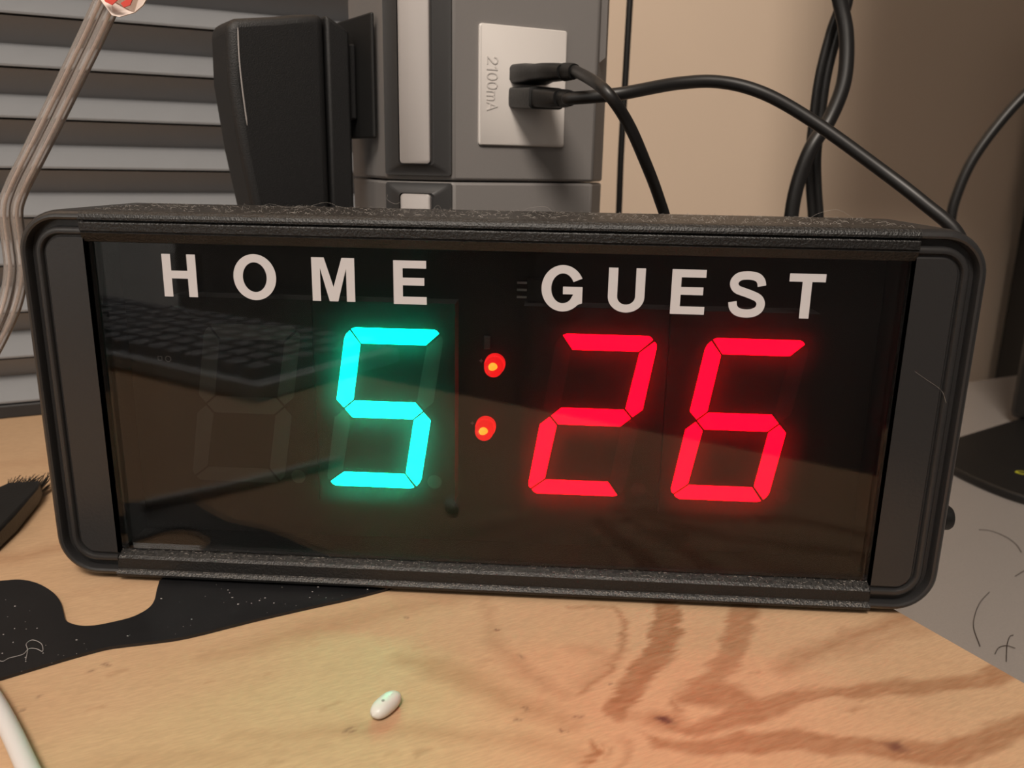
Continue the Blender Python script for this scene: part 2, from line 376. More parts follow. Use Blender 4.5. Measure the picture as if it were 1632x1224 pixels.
    ca.data.foreach_set('color', np.stack([R, G, R * 0, R * 0 + 1], 1).astype(np.float32).ravel())
    me.materials.append(M['wood'])
    o = bpy.data.objects.new('veneer', me); COL.objects.link(o); o.parent = board; o.matrix_parent_inverse = Matrix.Translation(-board.location)
    MB().box((BL, BF, ZT - .0006), (a0, BB, ZT), lambda v: efr(v.x, v.y, v.z)).build('veneer_end', M['wood'], board)
veneer()

# ------------------------------------------------------------------ scoreboard
W2, H, DP, XI = 0.145, 0.1216, 0.05, 0.1245
sb = thing('scoreboard', (0, 0.025, ZT), 'black tabletop electronic scoreboard showing green 5 and red 26 under HOME GUEST', 'scoreboard')
# middle extrusion: one profile swept along x
prof = [(.050, .0), (.050, H), (.0026, H), (.0012, H - .0003), (.0004, H - .0010), (.0, H - .0020), (.0, .1189), (.0030, .1189), (.0030, .1182),
        (.0006, .1182), (.0003, .1178), (.0003, .1156), (.0010, .1154), (.0010, .1151), (.0004, .1149), (.0022, .1122), (.0058, .1121),
        (.030, .1121), (.030, .0086), (.0058, .0086), (.0022, .0072), (.0012, .0064), (.0010, .0028), (.0004, .0025), (-.0006, .0016), (-.0004, .0008), (.0004, .0002), (.0016, .0)]
m = MB(); m.prism([(-XI, y, z) for y, z in prof], [(XI, y, z) for y, z in prof])
m.build('housing', M['housing'], sb)

def cap_path(sg, d, r0=.0135, n=10):
    """C-shaped outline of an end cap, inset by d; runs from inner top edge round the outer side to inner bottom"""
    r = max(r0 - d, .0012); xo = W2 - d; zt = H - d; zb = d
    P = [(XI - .0002, zt)]
    for k in range(n + 1):
        a = math.pi / 2 * (1 - k / n); P.append((xo - r + r * math.cos(a), zt - r + r * math.sin(a)))
    for k in range(n + 1):
        a = -math.pi / 2 * k / n; P.append((xo - r + r * math.cos(a), zb + r + r * math.sin(a)))
    P.append((XI - .0002, zb))
    return [(sg * x, z) for x, z in P]
capprof = [(.0, .050), (.0, .0040), (.0002, .0022), (.0007, .0009), (.0014, .0002), (.0021, .0), (.0027, .0003), (.0030, .0010), (.0031, .0034), (.0049, .0034),
           (.0051, .0016), (.0055, .0010), (.0063, .0007), (.0070, .0009), (.0074, .0015), (.0075, .0023), (.0080, .0023), (.0081, .0017), (.0086, .0013)]
for sg in (-1, 1):
    m = MB()
    loops = [[Vector((x, y, z)) for x, z in cap_path(sg, d)] for d, y in capprof]
    m.loft(loops, closed=False)
    m.add(loops[0], [tuple(range(len(loops[0])))])       # back face
    # inner side wall of the recess
    m.add([(sg * (XI - .0002), .0013, H - .0086), (sg * (XI - .0002), .0013, .0086), (sg * (XI - .0002), .03, .0086), (sg * (XI - .0002), .03, H - .0086)], [(0, 1, 2, 3)])
    cap = m.build('end_cap', M['cap'], sb, smooth=True)
    m = MB(); lp = [Vector((x, .0013, z)) for x, z in cap_path(sg, .0086)]; lq = [v + Vector((0, .003, 0)) for v in lp]
    m.prism(lp, lq); m.build('face_plate', M['cap'], cap)
for x, y in ((-.118, .012), (-.118, .042), (.085, .012), (.055, .042)):
    m = MB(); m.tube([(x, y, ZT), (x, y, .0001)], .005, 16); m.build('foot', M['black'], sb)
# knob on the right side
kp = ony(1516, 825, .010)
m = MB(); m.tube([(W2 - .001, .010, kp.z), (kp.x - .0012, .010, kp.z), (kp.x - .0003, .010, kp.z), (kp.x, .010, kp.z)], [.0040, .0040, .0034, .0020], 20); m.build('side_button', M['black'], sb, smooth=True)
# circuit board and digit modules
m = MB(); m.box((-XI + .001, .0205, .009), (XI - .001, .0225, .1118)); pcb = m.build('circuit_board', M['pcb'], sb)
YF = 0.0105
SL = 0.158; ZM = 0.0590
SEG = {
 'a': [(-14.2, 26.6), (-13.0, 27.1), (12.6, 27.1), (13.6, 26.7), (14.3, 25.9), (10.7, 22.0), (-10.3, 22.0)],
 'b': [(10.9, 21.7), (14.8, 25.4), (15.5, 24.9), (15.9, 23.6), (15.9, 2.9), (13.2, .35), (10.4, 3.1)],
 'c': [(10.4, -3.1), (13.2, -.35), (15.9, -2.9), (15.9, -23.6), (15.5, -25.0), (14.6, -26.2), (10.4, -21.8)],
 'd': [(-14.5, -25.6), (-13.8, -26.4), (-12.6, -27.0), (12.8, -27.0), (14.0, -26.6), (10.1, -22.0), (-10.5, -22.0)],
 'g': [(-12.9, 0), (-10.1, 2.85), (10.1, 2.85), (12.9, 0), (10.1, -2.85), (-10.1, -2.85)]}
SEG['f'] = [(-10.5, 21.8), (-14.5, 26.2), (-15.5, 25.0), (-15.9, 23.6), (-15.9, 2.9), (-13.2, .35), (-10.4, 3.1)]
SEG['e'] = [(-10.4, -3.1), (-13.2, -.35), (-15.9, -2.9), (-15.9, -23.6), (-15.5, -24.8), (-14.8, -25.3), (-10.8, -21.7)]
LIT = {0: '', 1: 'afgcd', 2: 'abged', 3: 'afgecd'}
edges = [(-.1035, -.0572), (-.0568, -.0112), (.0105, .0560), (.0564, .1020)]
for i, cx in enumerate((-.0807, -.0346, .0329, .0797)):
    m = MB(); m.box((edges[i][0], YF + .0003, .0265), (edges[i][1], .0206, .0945))
    dm = m.build('digit_module', M['module_side'], sb)
    m = MB(); m.box((edges[i][0], YF + .0001, .0265), (edges[i][1], YF + .00035, .0945)); m.build('module_face', M['module'], dm)
    dm['label'] = ['unlit green digit', 'green digit lit as 5', 'red digit lit as 2', 'red digit lit as 6'][i]
    on = M['green'] if i < 2 else M['red']; off = M['unlit'] if i < 2 else M['unlit_red']
    for k, pl in SEG.items():
        gx, gz = sum(q[0] for q in pl) / len(pl), sum(q[1] for q in pl) / len(pl)
        pl = [(x - .17 * (x - gx) / math.hypot(x - gx, z - gz), z - .17 * (z - gz) / math.hypot(x - gx, z - gz)) for x, z in pl]
        P = [(cx + (x + SL * z) * .001, ZM + z * .001) for x, z in pl]
        m = MB(); m.prism([(x, YF, z) for x, z in P], [(x, YF + .0006, z) for x, z in P])
        m.build('segment', on if k in LIT[i] else off, dm)
    c = (cx + .0166, ZM - .0244)
    P = [(c[0] + .0024 * math.cos(t * math.pi / 12), c[1] + .0024 * math.sin(t * math.pi / 12)) for t in range(24)]
    m = MB(); m.prism([(x, YF, z) for x, z in P], [(x, YF + .0006, z) for x, z in P]); m.build('decimal_point', off, dm)
# colon lamps
for px, py in ((786, 588), (771, 690)):
    p = ony(px, py, .0120); r = .0031
    pts = [(p.x, .0200, p.z), (p.x, .0175, p.z), (p.x, .0174, p.z)]; rr = [r * 1.12, r * 1.12, r]
    for k in range(7):
        a = k / 6 * math.pi / 2; pts.append((p.x, .0135 - r * math.sin(a), p.z)); rr.append(max(r * math.cos(a), 1e-5))
    m = MB(); m.tube(pts, rr, 20); led = m.build('colon_lamp', M['led'], sb, smooth=True)
    m = MB(); m.tube([(p.x + .0001, .0101, p.z + .0007), (p.x, .0106, p.z + .0008), (p.x, .0110, p.z + .0008)], [.0007, .0014, .0015], 16); m.build('glowing_core', M['led_core'], led, smooth=True)
    for dx, dz, w, h in ((-.0047, .0006, .0012, .0003), (-.0047, .0006, .0003, .0012)):
        m = MB(); m.box((p.x + dx - w / 2, .0202, p.z + dz - h / 2), (p.x + dx + w / 2, .0206, p.z + dz + h / 2)); m.build('plus_mark', M['silk'], led)
# small printed marks and parts on the circuit board
for px, py, sq in ((255, 571, 1), (268, 572, 0)):
    p = ony(px, py, .0203); r = .0011; m = MB(); n = 4 if sq else 16
    A_ = [(p.x + r * math.cos(2 * math.pi * (k + .5) / n), p.z + r * math.sin(2 * math.pi * (k + .5) / n)) for k in range(n)]
    B_ = [(p.x + r * .7 * math.cos(2 * math.pi * (k + .5) / n), p.z + r * .7 * math.sin(2 * math.pi * (k + .5) / n)) for k in range(n)]
    m.loft([[(x, .0203, z) for x, z in A_], [(x, .0203, z) for x, z in B_]]); m.build('printed_pad', M['silk'], pcb)
p = ony(845, 462, .018)
m = MB(); m.box((p.x - .001, .0165, p.z - .0035), (p.x + .006, .0204, p.z + .0035)); chip = m.build('chip', M['module'], pcb)
for k in (-1, 0, 1):
    m = MB(); m.box((p.x - .0042, .0172, p.z + k * .0023 - .00035), (p.x - .001, .0178, p.z + k * .0023 + .00035)); m.build('pin', M['steel'], chip)
for px in (776,):
    p = ony(px, 547, .018); m = MB(); m.box((p.x - .0011, .0185, p.z - .0022), (p.x + .0011, .0204, p.z + .0022)); m.build('resistor', M['unlit'], pcb, bevel=.0003)

# acrylic front
m = MB(); m.box((-XI + .0003, .0044, .0088), (XI - .0003, .0064, .1119)); m.build('acrylic_panel', M['glass'], sb)
YL = .0043
def letter(polys, name='letter'):
    m = MB()
    for P in polys:
        m.prism([(x * .001, YL - .0001, z * .001) for x, z in P], [(x * .001, YL + .00006, z * .001) for x, z in P])
    o = m.build(name, M['letter'], sb); return o
def stroke(pts, w):
    """centre line with constant width -> list of quads"""
    out = []; L_, R_ = [], []; n = len(pts)
    ws = w if isinstance(w, list) else [w] * n
    for i, (x, z) in enumerate(pts):
        x0, z0 = pts[max(i - 1, 0)]; x1, z1 = pts[min(i + 1, n - 1)]; dx, dz = x1 - x0, z1 - z0; l = math.hypot(dx, dz)
        nx, nz = -dz / l, dx / l; L_.append((x + nx * ws[i] / 2, z + nz * ws[i] / 2)); R_.append((x - nx * ws[i] / 2, z - nz * ws[i] / 2))
    return [L_ + R_[::-1]]
def rect(x0, z0, x1, z1): return [(x0, z0), (x1, z0), (x1, z1), (x0, z1)]
def arc(cx, cz, rx, rz, a0, a1, n=24): return [(cx + rx * math.cos(math.radians(a0 + (a1 - a0) * k / n)), cz + rz * math.sin(math.radians(a0 + (a1 - a0) * k / n))) for k in range(n + 1)]
def L_H(x0, x1, z0, z1):
    zm = (z0 + z1) / 2 + .3; s = 2.75
    return [[(x0, z0), (x0 + s, z0), (x0 + s, zm - 1.2), (x1 - s, zm - 1.2), (x1 - s, z0), (x1, z0), (x1, z1), (x1 - s, z1), (x1 - s, zm + 1.2), (x0 + s, zm + 1.2), (x0 + s, z1), (x0, z1)]]
def L_E(x0, x1, z0, z1):
    zm = (z0 + z1) / 2 + .3; s = 2.85; b = 2.35
    return [[(x0, z0), (x1, z0), (x1, z0 + b), (x0 + s, z0 + b), (x0 + s, zm - b / 2), (x1 - .7, zm - b / 2), (x1 - .7, zm + b / 2), (x0 + s, zm + b / 2), (x0 + s, z1 - b), (x1 - .1, z1 - b), (x1 - .1, z1), (x0, z1)]]
def L_M(x0, x1, z0, z1):
    s = 2.6; xm = (x0 + x1) / 2
    return [[(x0, z0), (x0 + s, z0), (x0 + s, z1 - 3.2), (xm - 1.35, z0), (xm + 1.35, z0), (x1 - s, z1 - 3.2), (x1 - s, z0), (x1, z0), (x1, z1), (x1 - 3.9, z1), (xm, z0 + 4.4), (x0 + 3.9, z1), (x0, z1)]]
def L_T(x0, x1, z0, z1):
    xm = (x0 + x1) / 2; return [[(xm - 1.4, z0), (xm + 1.4, z0), (xm + 1.4, z1 - 2.4), (x1, z1 - 2.4), (x1, z1), (x0, z1), (x0, z1 - 2.4), (xm - 1.4, z1 - 2.4)]]
def L_U(x0, x1, z0, z1):
    s = 2.8; cx = (x0 + x1) / 2; rx = (x1 - x0) / 2
    o = [(x0, z1)] + arc(cx, z0 + 4.8, rx, 4.8, 180, 360, 20) + [(x1, z1), (x1 - s, z1)] + arc(cx, z0 + 4.9, rx - s, 2.5, 360, 180, 20) + [(x0 + s, z1)]
    return [o]
def L_O(x0, x1, z0, z1):
    cx, cz = (x0 + x1) / 2, (z0 + z1) / 2; rx, rz = (x1 - x0) / 2, (z1 - z0) / 2; out = []
    for a in range(0, 360, 10):
        o = arc(cx, cz, rx, rz, a, a + 10, 1); i = arc(cx, cz, rx - 2.95, rz - 2.5, a, a + 10, 1); out.append([o[0], o[1], i[1], i[0]])
    return out
def L_G(x0, x1, z0, z1):
    cx, cz = (x0 + x1) / 2 + .25, (z0 + z1) / 2; rx, rz = (x1 - x0) / 2 + .25, (z1 - z0) / 2
    o = arc(cx, cz, rx, rz, 26, 316, 40); i = arc(cx, cz, rx - 2.95, rz - 2.5, 312, 26, 40)
    return [o + [(x1, z0 + 2.6), (x1, cz + .55), (x1 - 5.9, cz + .55), (x1 - 5.9, cz - 1.75), (x1 - 2.75, cz - 1.75)] + i]
def L_S(x0, x1, z0, z1):
    w, h = x1 - x0, z1 - z0
    c = [(.865, .685), (.83, .79), (.72, .875), (.50, .905), (.27, .88), (.15, .79), (.14, .69), (.23, .60), (.42, .545), (.62, .49), (.80, .42), (.875, .31), (.84, .19), (.70, .11), (.49, .088), (.28, .12), (.16, .21), (.125, .335)]
    p = [(q.x, q.y) for q in spline([(x0 + u * w, z0 + v * h, 0) for u, v in c], 4)]
    return stroke(p, 2.5)
letter(L_H(-101.5, -90.9, 95.5, 108.7)); letter(L_O(-79.2, -65.8, 95.1, 109.3)); letter(L_M(-54.6, -41.3, 95.4, 108.8)); letter(L_E(-29.3, -19.1, 95.1, 108.5))
letter(L_G(16.0, 28.4, 94.2, 108.3)); letter(L_U(36.1, 47.1, 94.4, 107.9)); letter(L_E(55.0, 65.2, 94.4, 107.9)); letter(L_S(72.0, 83.2, 93.9, 107.9)); letter(L_T(89.6, 100.2, 94.1, 107.5))

# dust and lint lying on the top and on the lower ledges
m = MB()
def fibre(p, l, r, lift):
    a = random.uniform(0, math.pi * 2); d = Vector((math.cos(a), math.sin(a) * .6, 0)) * l
    q = [p, p + d * .5 + Vector((0, 0, lift)), p + d + Vector((random.uniform(-.3, .3) * l, 0, random.uniform(0, lift * .6)))]
    m.tube(q, r, 3, False)
for _ in range(1100):
    x = random.uniform(-XI, XI); y = random.uniform(.0022, .049)
    fibre(Vector((x, y, H + .00005)), random.uniform(.0004, .0020), random.uniform(.00002, .00004), random.uniform(.00005, .0007))
for _ in range(1300):
    x = random.uniform(-XI, XI); t = random.random()
    if random.random() < .5: p = Vector((x, .0012 + .0045 * t, .0066 + .0021 * t))
    else: p = Vector((x, -.0006 + .0014 * t, .0019 + .0008 * t))
    fibre(p, random.uniform(.0003, .0012), random.uniform(.00003, .00006), random.uniform(.00002, .00025))
def arch(px):
    m.tube(spline([ony(x, y, yy) for x, y, yy in px], 6), .000028, 4, False)
arch([(411, 332, .04), (430, 325, .04), (455, 330, .04), (490, 329, .04), (515, 323, .04), (530, 325, .04), (539, 332, .04)])
arch([(1290, 348, .02), (1305, 340, .02), (1330, 334, .02), (1345, 338, .02), (1358, 347, .02)])
arch([(618, 310, .04), (617, 318, .04), (630, 325, .04), (640, 322, .04), (648, 332, .04)])
arch([(830, 338, .03), (845, 331, .03), (870, 330, .03), (880, 337, .03)])
arch([(690, 334, .04), (698, 327, .04), (704, 335, .04)])
arch([(1458, 592, .0011), (1475, 604, .0011), (1500, 622, .0008), (1508, 642, .0004)])
d = m.build('dust', M['dust'], sb); d['kind'] = 'stuff'

# ------------------------------------------------------------------ black flat sheet on the board
def flat(pts, z0, z1, name, m_, parent=None, **k):
    m = MB(); m.prism([(p.x, p.y, z0) for p in pts], [(p.x, p.y, z1) for p in pts]); return m.build(name, m_, parent, **k)
o1 = [(0, 926), (32, 924), (60, 930), (84, 944), (96, 959), (101, 976), (106, 990), (126, 997), (150, 997), (182, 991), (212, 983), (236, 970), (246, 957), (250, 940), (254, 926)]
o2 = [(618, 938), (560, 953), (500, 966), (400, 989), (300, 1014), (240, 1023), (182, 1030), (150, 1037), (100, 1051), (50, 1066), (0, 1081)]
P1 = spline([onz(x, y, ZT + .0009) for x, y in o1], 4)
P2 = spline([onz(x, y, ZT + .0009) for x, y in o2], 3)
back = [Vector((P1[-1].x + .004, .030, 0)), Vector((P2[0].x + .02, .030, 0))]
left = [P2[-1] + Vector((-.05, .006, 0)), P1[0] + Vector((-.05, .0, 0))]
tag(flat(P1 + back + P2 + left, ZT + .00005, ZT + .0010, 'template_sheet', M['template']), 'flat black plastic sheet with rounded cutouts lying partly under the scoreboard', 'plastic sheet')
lt = tag(MB().tube(spline([onz(x, y, ZT + .0013) for x, y in ((-8, 1050), (4, 1054), (14, 1049), (26, 1046), (38, 1042), (46, 1034), (58, 1034), (68, 1038), (66, 1026), (52, 1020), (42, 1026), (44, 1036), (41, 1052))], 6), .00009, 4).build('lint_thread', M['lint']), 'thin pale lint thread curled on the black sheet', 'thread')
m = MB()
for _ in range(60):
    while True:
        x, y = random.uniform(0, 600), random.uniform(930, 1070)
        if y < 1078 - x * .235 and not (95 < x < 255 and y < 1000) and not (x < 100 and y < 945): break
    p = onz(x, y, ZT + .0011); s = random.choice((.00005, .00007, .00012))
    m.box((p.x - s, p.y - s, ZT + .00101), (p.x + s * random.uniform(1, 4), p.y + s, ZT + .00101 + s))
o = m.build('dust_specks', M['lint']); tag(o, 'tiny pale dust specks scattered over the black sheet', 'dust'); o['kind'] = 'stuff'

# ------------------------------------------------------------------ pill
pc = onz(615, 1124, ZT + .002); pd = (onz(636, 1105, ZT + .002) - onz(595, 1141, ZT + .002)); pl = pd.length / 2; pd.normalize(); pn = Vector((-pd.y, pd.x, 0))
m = MB(); loops = []
NL = 16
for i in range(NL + 1):
    t = -1 + 2 * i / NL; k = max(1 - abs(t) ** 2.6, 0) ** .5 if abs(t) < 1 else 0.0; k = max(k, .02)
    loops.append([Vector((pc.x, pc.y, ZT + .0022)) + pd * (t * pl) + pn * (.0026 * k * math.copysign(abs(math.cos(a)) ** .8, math.cos(a))) + UP * (.0022 * k * math.copysign(abs(math.sin(a)) ** .9, math.sin(a))) for a in [2 * math.pi * j / 20 for j in range(20)]])
m.loft(loops, True, True, True)
pill = m.build('pill', M['pill'], None, smooth='all'); tag(pill, 'small white oval pill lying on the plywood in front of the scoreboard', 'pill')
for (t, w, a) in ((-.25, .0006, 0), (.25, .0006, 0), (.4, .0005, 0)):
    q = Vector((pc.x, pc.y, ZT + .00432)) + pd * (t * pl) - pn * .0002
    m = MB(); m.tube([q - UP * .0003, q + UP * .00012], [w, w * .7], 8); m.build('imprint', M['imprint'] if t < 0 else M['pill'], pill)

# ------------------------------------------------------------------ white cable at the lower left
m = MB(); r = .0023
c = [onz(-60, 1050, ZT), onz(-8, 1128, ZT), onz(20, 1180, ZT), onz(41, 1226, ZT), onz(70, 1290, ZT), onz(90, 1345, ZT)]
m.tube(spline([Vector((p.x, p.y, ZT + r)) for p in c], 8), r, 16)
tag(m.build('white_cable', M['white_cable'], smooth=True), 'smooth white cable crossing the lower left corner of the plywood', 'cable')

# ------------------------------------------------------------------ little black brush at the left
b0, b1 = onz(-8, 850, ZT), onz(42, 792, ZT)
ax = (b1 - b0); bl = ax.length; ax.normalize(); sd = Vector((ax.y, -ax.x, 0))
br = thing('cleaning_brush', b0, 'small black cleaning brush with stiff bristle tufts left of the scoreboard', 'brush')
def bfr(v): return b0 + ax * v.x + sd * v.y + UP * (ZT + v.z - b0.z)
m = MB(); wv = .0085
m.prism([bfr(Vector(q)) for q in ((-.02, -wv * .8, .0005), (-.002, -wv, .0005), (bl * .7, -wv, .0005), (bl, -wv * .8, .0005), (bl, wv * .8, .0005), (bl * .7, wv, .0005), (-.002, wv, .0005), (-.02, wv * .8, .0005))],
        [bfr(Vector(q)) for q in ((-.02, -wv * .8, .0075), (-.002, -wv, .0085), (bl * .7, -wv, .0085), (bl, -wv * .75, .007), (bl, wv * .75, .007), (bl * .7, wv, .0085), (-.002, wv, .0085), (-.02, wv * .8, .0075))])
m.build('handle', M['black'], br, bevel=.0012, smooth=True)
for k in range(5):
    m = MB(); y0 = -wv * .72 + wv * 1.44 * k / 4
    for j in range(26):
        a, b = random.uniform(-.0011, .0011), random.uniform(0, .0035); l = random.uniform(.007, .0125)
        p = bfr(Vector((bl - .003, y0 + a, .002 + b))); q = bfr(Vector((bl - .003 + l * .6, y0 + a * 1.6 + .0004, .002 + b * 1.3))); e = bfr(Vector((bl - .003 + l, y0 + a * 2.6 + random.uniform(-.0012, .0016), .002 + b * 1.6)))
        m.tube([p, q, e], [.00022, .00018, .0001], 4)
    m.build('bristle_tuft', M['bristle'], br)

# ------------------------------------------------------------------ power tower
nR = Vector((math.sin(TH), -math.cos(TH), 0)); tR = E1.copy()
LA = math.radians(-52.0)
nL = Vector((math.sin(LA), -math.cos(LA), 0)); tL = Vector((-math.cos(LA), -math.sin(LA), 0))
nC = (nR + nL).normalized(); tC = Vector((-nC.y, nC.x, 0))
PR = ony(722, 140, .105); PR.z = 0
PL = hit(612, 140, PR, nC); PL.z = 0
FW = .0672
tw = thing('power_tower', Vector(((PR.x + PL.x) / 2 - nC.x * .05, (PR.y + PL.y) / 2 - nC.y * .05, ZT)), 'grey upright power strip tower with dark corner channel and white USB plate', 'power strip')
ARp = PR + tR * FW; ALp = PL + tL * FW
foot = [PL, PR, ARp, ARp - nR * .018 + tR * .016, ARp - nR * .075 + tR * .010, PR - nC * .135 + tC * .01, PL - nC * .125 - tC * .03, ALp - nL * .06, ALp - nL * .015]
ZS = .1302
def sect(z0, z1, sc):
    c = sum(foot, Vector()) / len(foot); P = [c + (p - c) * sc for p in foot]
    m = MB(); m.prism([(p.x, p.y, z0) for p in P], [(p.x, p.y, z1) for p in P]); return m.build('tower_section', M['tower'], tw, bevel=.0012, smooth=True)
up = sect(ZS + .0003, .262, 1.0)
lo = sect(ZT + .012, ZS - .0003, .995)
m = MB(); c0 = sum(foot, Vector()) / len(foot); P = [c0 + (p - c0) * 1.06 for p in foot]
m.prism([(p.x, p.y, ZT) for p in P], [(p.x, p.y, ZT + .012) for p in P]); m.build('base', M['tower_dark'], tw, bevel=.002)
CW = (PR - PL).length
def cfr(a, z, o):   # a along the chamfer from PL to PR, o outward
    return PL + (PR - PL).normalized() * a + UP * z + nC * o
def rrect(a0, a1, z0, z1, r, n=5):
    P = []
    for cx, cz, s in ((a1 - r, z1 - r, 0), (a0 + r, z1 - r, 90), (a0 + r, z0 + r, 180), (a1 - r, z0 + r, 270)):
        for k in range(n + 1):
            t = math.radians(s + 90 * k / n); P.append((cx + r * math.cos(t), cz + r * math.sin(t)))
    return P
def channel(sec, z0, z1):
    m = MB()
    o = rrect(.0004, CW - .0004, z0, z1, .0012); i1 = rrect(.0022, CW - .0022, z0 + .0016, z1 - .0016, .0012); i2 = rrect(.0072, CW - .0072, z0 + .0042, z1 - .0042, .0016)
    m.loft([[cfr(a, z, -.001) for a, z in o], [cfr(a, z, .0012) for a, z in o], [cfr(a, z, .0012) for a, z in i1], [cfr(a, z, .0030) for a, z in i2], [cfr(a, z, .0020) for a, z in i2]], True, True, True)
    fr = m.build('channel_frame', M['tower_dark'], tw, smooth=True)
    s = rrect(.0080, CW - .0088, z0 + .0046, z1 - .0046, .0016); s2 = rrect(.0083, CW - .0091, z0 + .0049, z1 - .0049, .0016)
    m = MB(); m.loft([[cfr(a, z, .0015) for a, z in s], [cfr(a, z, .0036) for a, z in s], [cfr(a, z, .0039) for a, z in s2]], True, True, True)
    m.build('inlay_strip', M['strip'], tw, smooth=True)
channel(up, ZS + .0022, .255)
channel(lo, ZT + .02, ZS - .0008)
# grip ribs on the far right corner
for z0, z1, rw in ((.1795, .262, .0052), (.133, .1605, .0022)):
    m = MB(); b = ARp - nR * .003 + tR * .0005
    m.prism([b + UP * z0, b + tR * rw + UP * (z0 + .004), b + tR * rw - nR * .012 + UP * (z0 + .004), b - nR * .012 + UP * z0],
            [b + UP * z1, b + tR * rw + UP * (z1 - .004), b + tR * rw - nR * .012 + UP * (z1 - .004), b - nR * .012 + UP * z1]); m.build('corner_rib', M['tower'], tw)
def rfr(t, z, o): return PR + tR * t + UP * z + nR * o
pa, pb = rrect(.0110, .0512, .1450, .1920, .0012), rrect(.0114, .0508, .1454, .1916, .0012)
m = MB(); m.loft([[rfr(t, z, -.0005) for t, z in pa], [rfr(t, z, .0009) for t, z in pa], [rfr(t, z, .0013) for t, z in pb]], True, True, True)
plate = m.build('usb_plate', M['usb_white'], tw, smooth=True)
GL = {'2': [[(.05, .72), (.12, .92), (.30, 1.0), (.50, .95), (.60, .76), (.52, .55), (.04, .03), (.62, .03)]], '1': [[(.08, .78), (.30, .97), (.30, .0)]],
      '0': [[(.32, .98), (.12, .85), (.05, .5), (.12, .15), (.32, .02), (.52, .15), (.59, .5), (.52, .85), (.32, .98)]],
      'm': [[(.06, .0), (.06, .72)], [(.06, .55), (.20, .70), (.36, .68), (.42, .5), (.42, .0)], [(.42, .55), (.56, .70), (.72, .68), (.78, .5), (.78, .0)]],
      'A': [[(.0, .0), (.33, 1.0), (.66, .0)], [(.14, .33), (.52, .33)]]}
ADV = {'2': .78, '1': .55, '0': .76, 'm': 1.0, 'A': .7}
m = MB(); pen = 0.0; hh = .0046
lv = 0
for ch in '2100mA':
    for g in GL[ch]:
        g = [(q.x, q.y) for q in (spline([(x, y, 0) for x, y in g], 3) if ch in '0m' else [Vector((x, y, 0)) for x, y in g])]
        for a_, b_ in zip(g[:-1], g[1:]):
            lv = (lv + 1) % 7; dx, dy = b_[0] - a_[0], b_[1] - a_[1]; l = math.hypot(dx, dy); ux, uy = dx / l * .04, dy / l * .04
            Q = stroke([(pen + a_[0] - ux, a_[1] - uy), (pen + b_[0] + ux, b_[1] + uy)], .11)[0]
            f3 = lambda o: [rfr(.0143 + y * hh, .1797 - x * hh, o) for x, y in Q]
            m.prism(f3(.0011), f3(.00150 + lv * .000012))
    pen += ADV[ch]
tx = m.build('embossed_text', M['usb_white'])
tx.parent = plate
for z in (.1735, .1644):
    m = MB(); m.box((.0245, z - .0023, .001), (.0395, z + .0023, .00145), lambda v: rfr(v.x, v.y, v.z)); m.build('usb_port', M['module'], plate)
def lfr(t, z, o): return PL + tL * t + UP * z + nL * o
m = MB(); m.box((.0085, .1472, -.0005), (.054, .1970, .0012), lambda v: lfr(v.x, v.y, v.z)); m.build('outlet_panel', M['module'], tw, bevel=.0008)

# ------------------------------------------------------------------ black power adapter on the left face of the tower
wc = .0330; WT = .0125
wart = thing('power_adapter', lfr(wc, .10, .02), 'bulky black power adapter plugged into the left side of the grey tower', 'power adapter')
def wprism(poly, t0, t1, name, bev):
    m = MB(); m.prism([lfr(t0, z, u) for u, z in poly], [lfr(t1, z, u) for u, z in poly]); return m.build(name, M['wart'], wart, bevel=bev, seg=4, smooth=True)
P0 = lfr(wc - WT, 0, 0)
def wuz(px, py):
    v = hit(px, py, P0, tL); return ((v - P0).dot(nL), v.z)
body = [wuz(*q) for q in ((516, 21), (470, 22), (440, 25), (377, 28), (362, 36), (366, 130), (384, 240), (404, 332))]
sm = wuz(517, 21)[0]
body = [(sm, body[0][1])] + body[1:] + [(body[-1][0] - .002, body[-1][1] - .012), (body[-1][0] - .010, body[-1][1] - .018), (sm, body[-1][1] - .018)]
wprism(body, wc - WT, wc + WT, 'front_shell', .0035)
zt, zb = body[0][1], body[-1][1]
rear = [(sm - .0006, zt - .0002), (sm - .0006, zb + .0002), (sm - .009, zb + .002), (.0052, zb + .010), (.0052, zt - .006), (sm - .007, zt - .0035)]
wprism(rear, wc - WT + .0003, wc + WT - .0003, 'rear_shell', .0015)
wprism([(.0014, .155), (.0060, .155), (.0060, .186), (.0014, .186)], wc - WT + .003, wc + WT - .003, 'plug_base', .001)

MB().tube(spline([lfr(wc - WT - .0001, z, u) for u, z in (wuz(379, 44), wuz(381, 90), wuz(386, 140), wuz(394, 200))], 6), [.0001] + [.0003] * 17 + [.0001], 6).build('edge_glint', M['strip'], wart)  # pale tube imitating the specular glint along the shell's edge
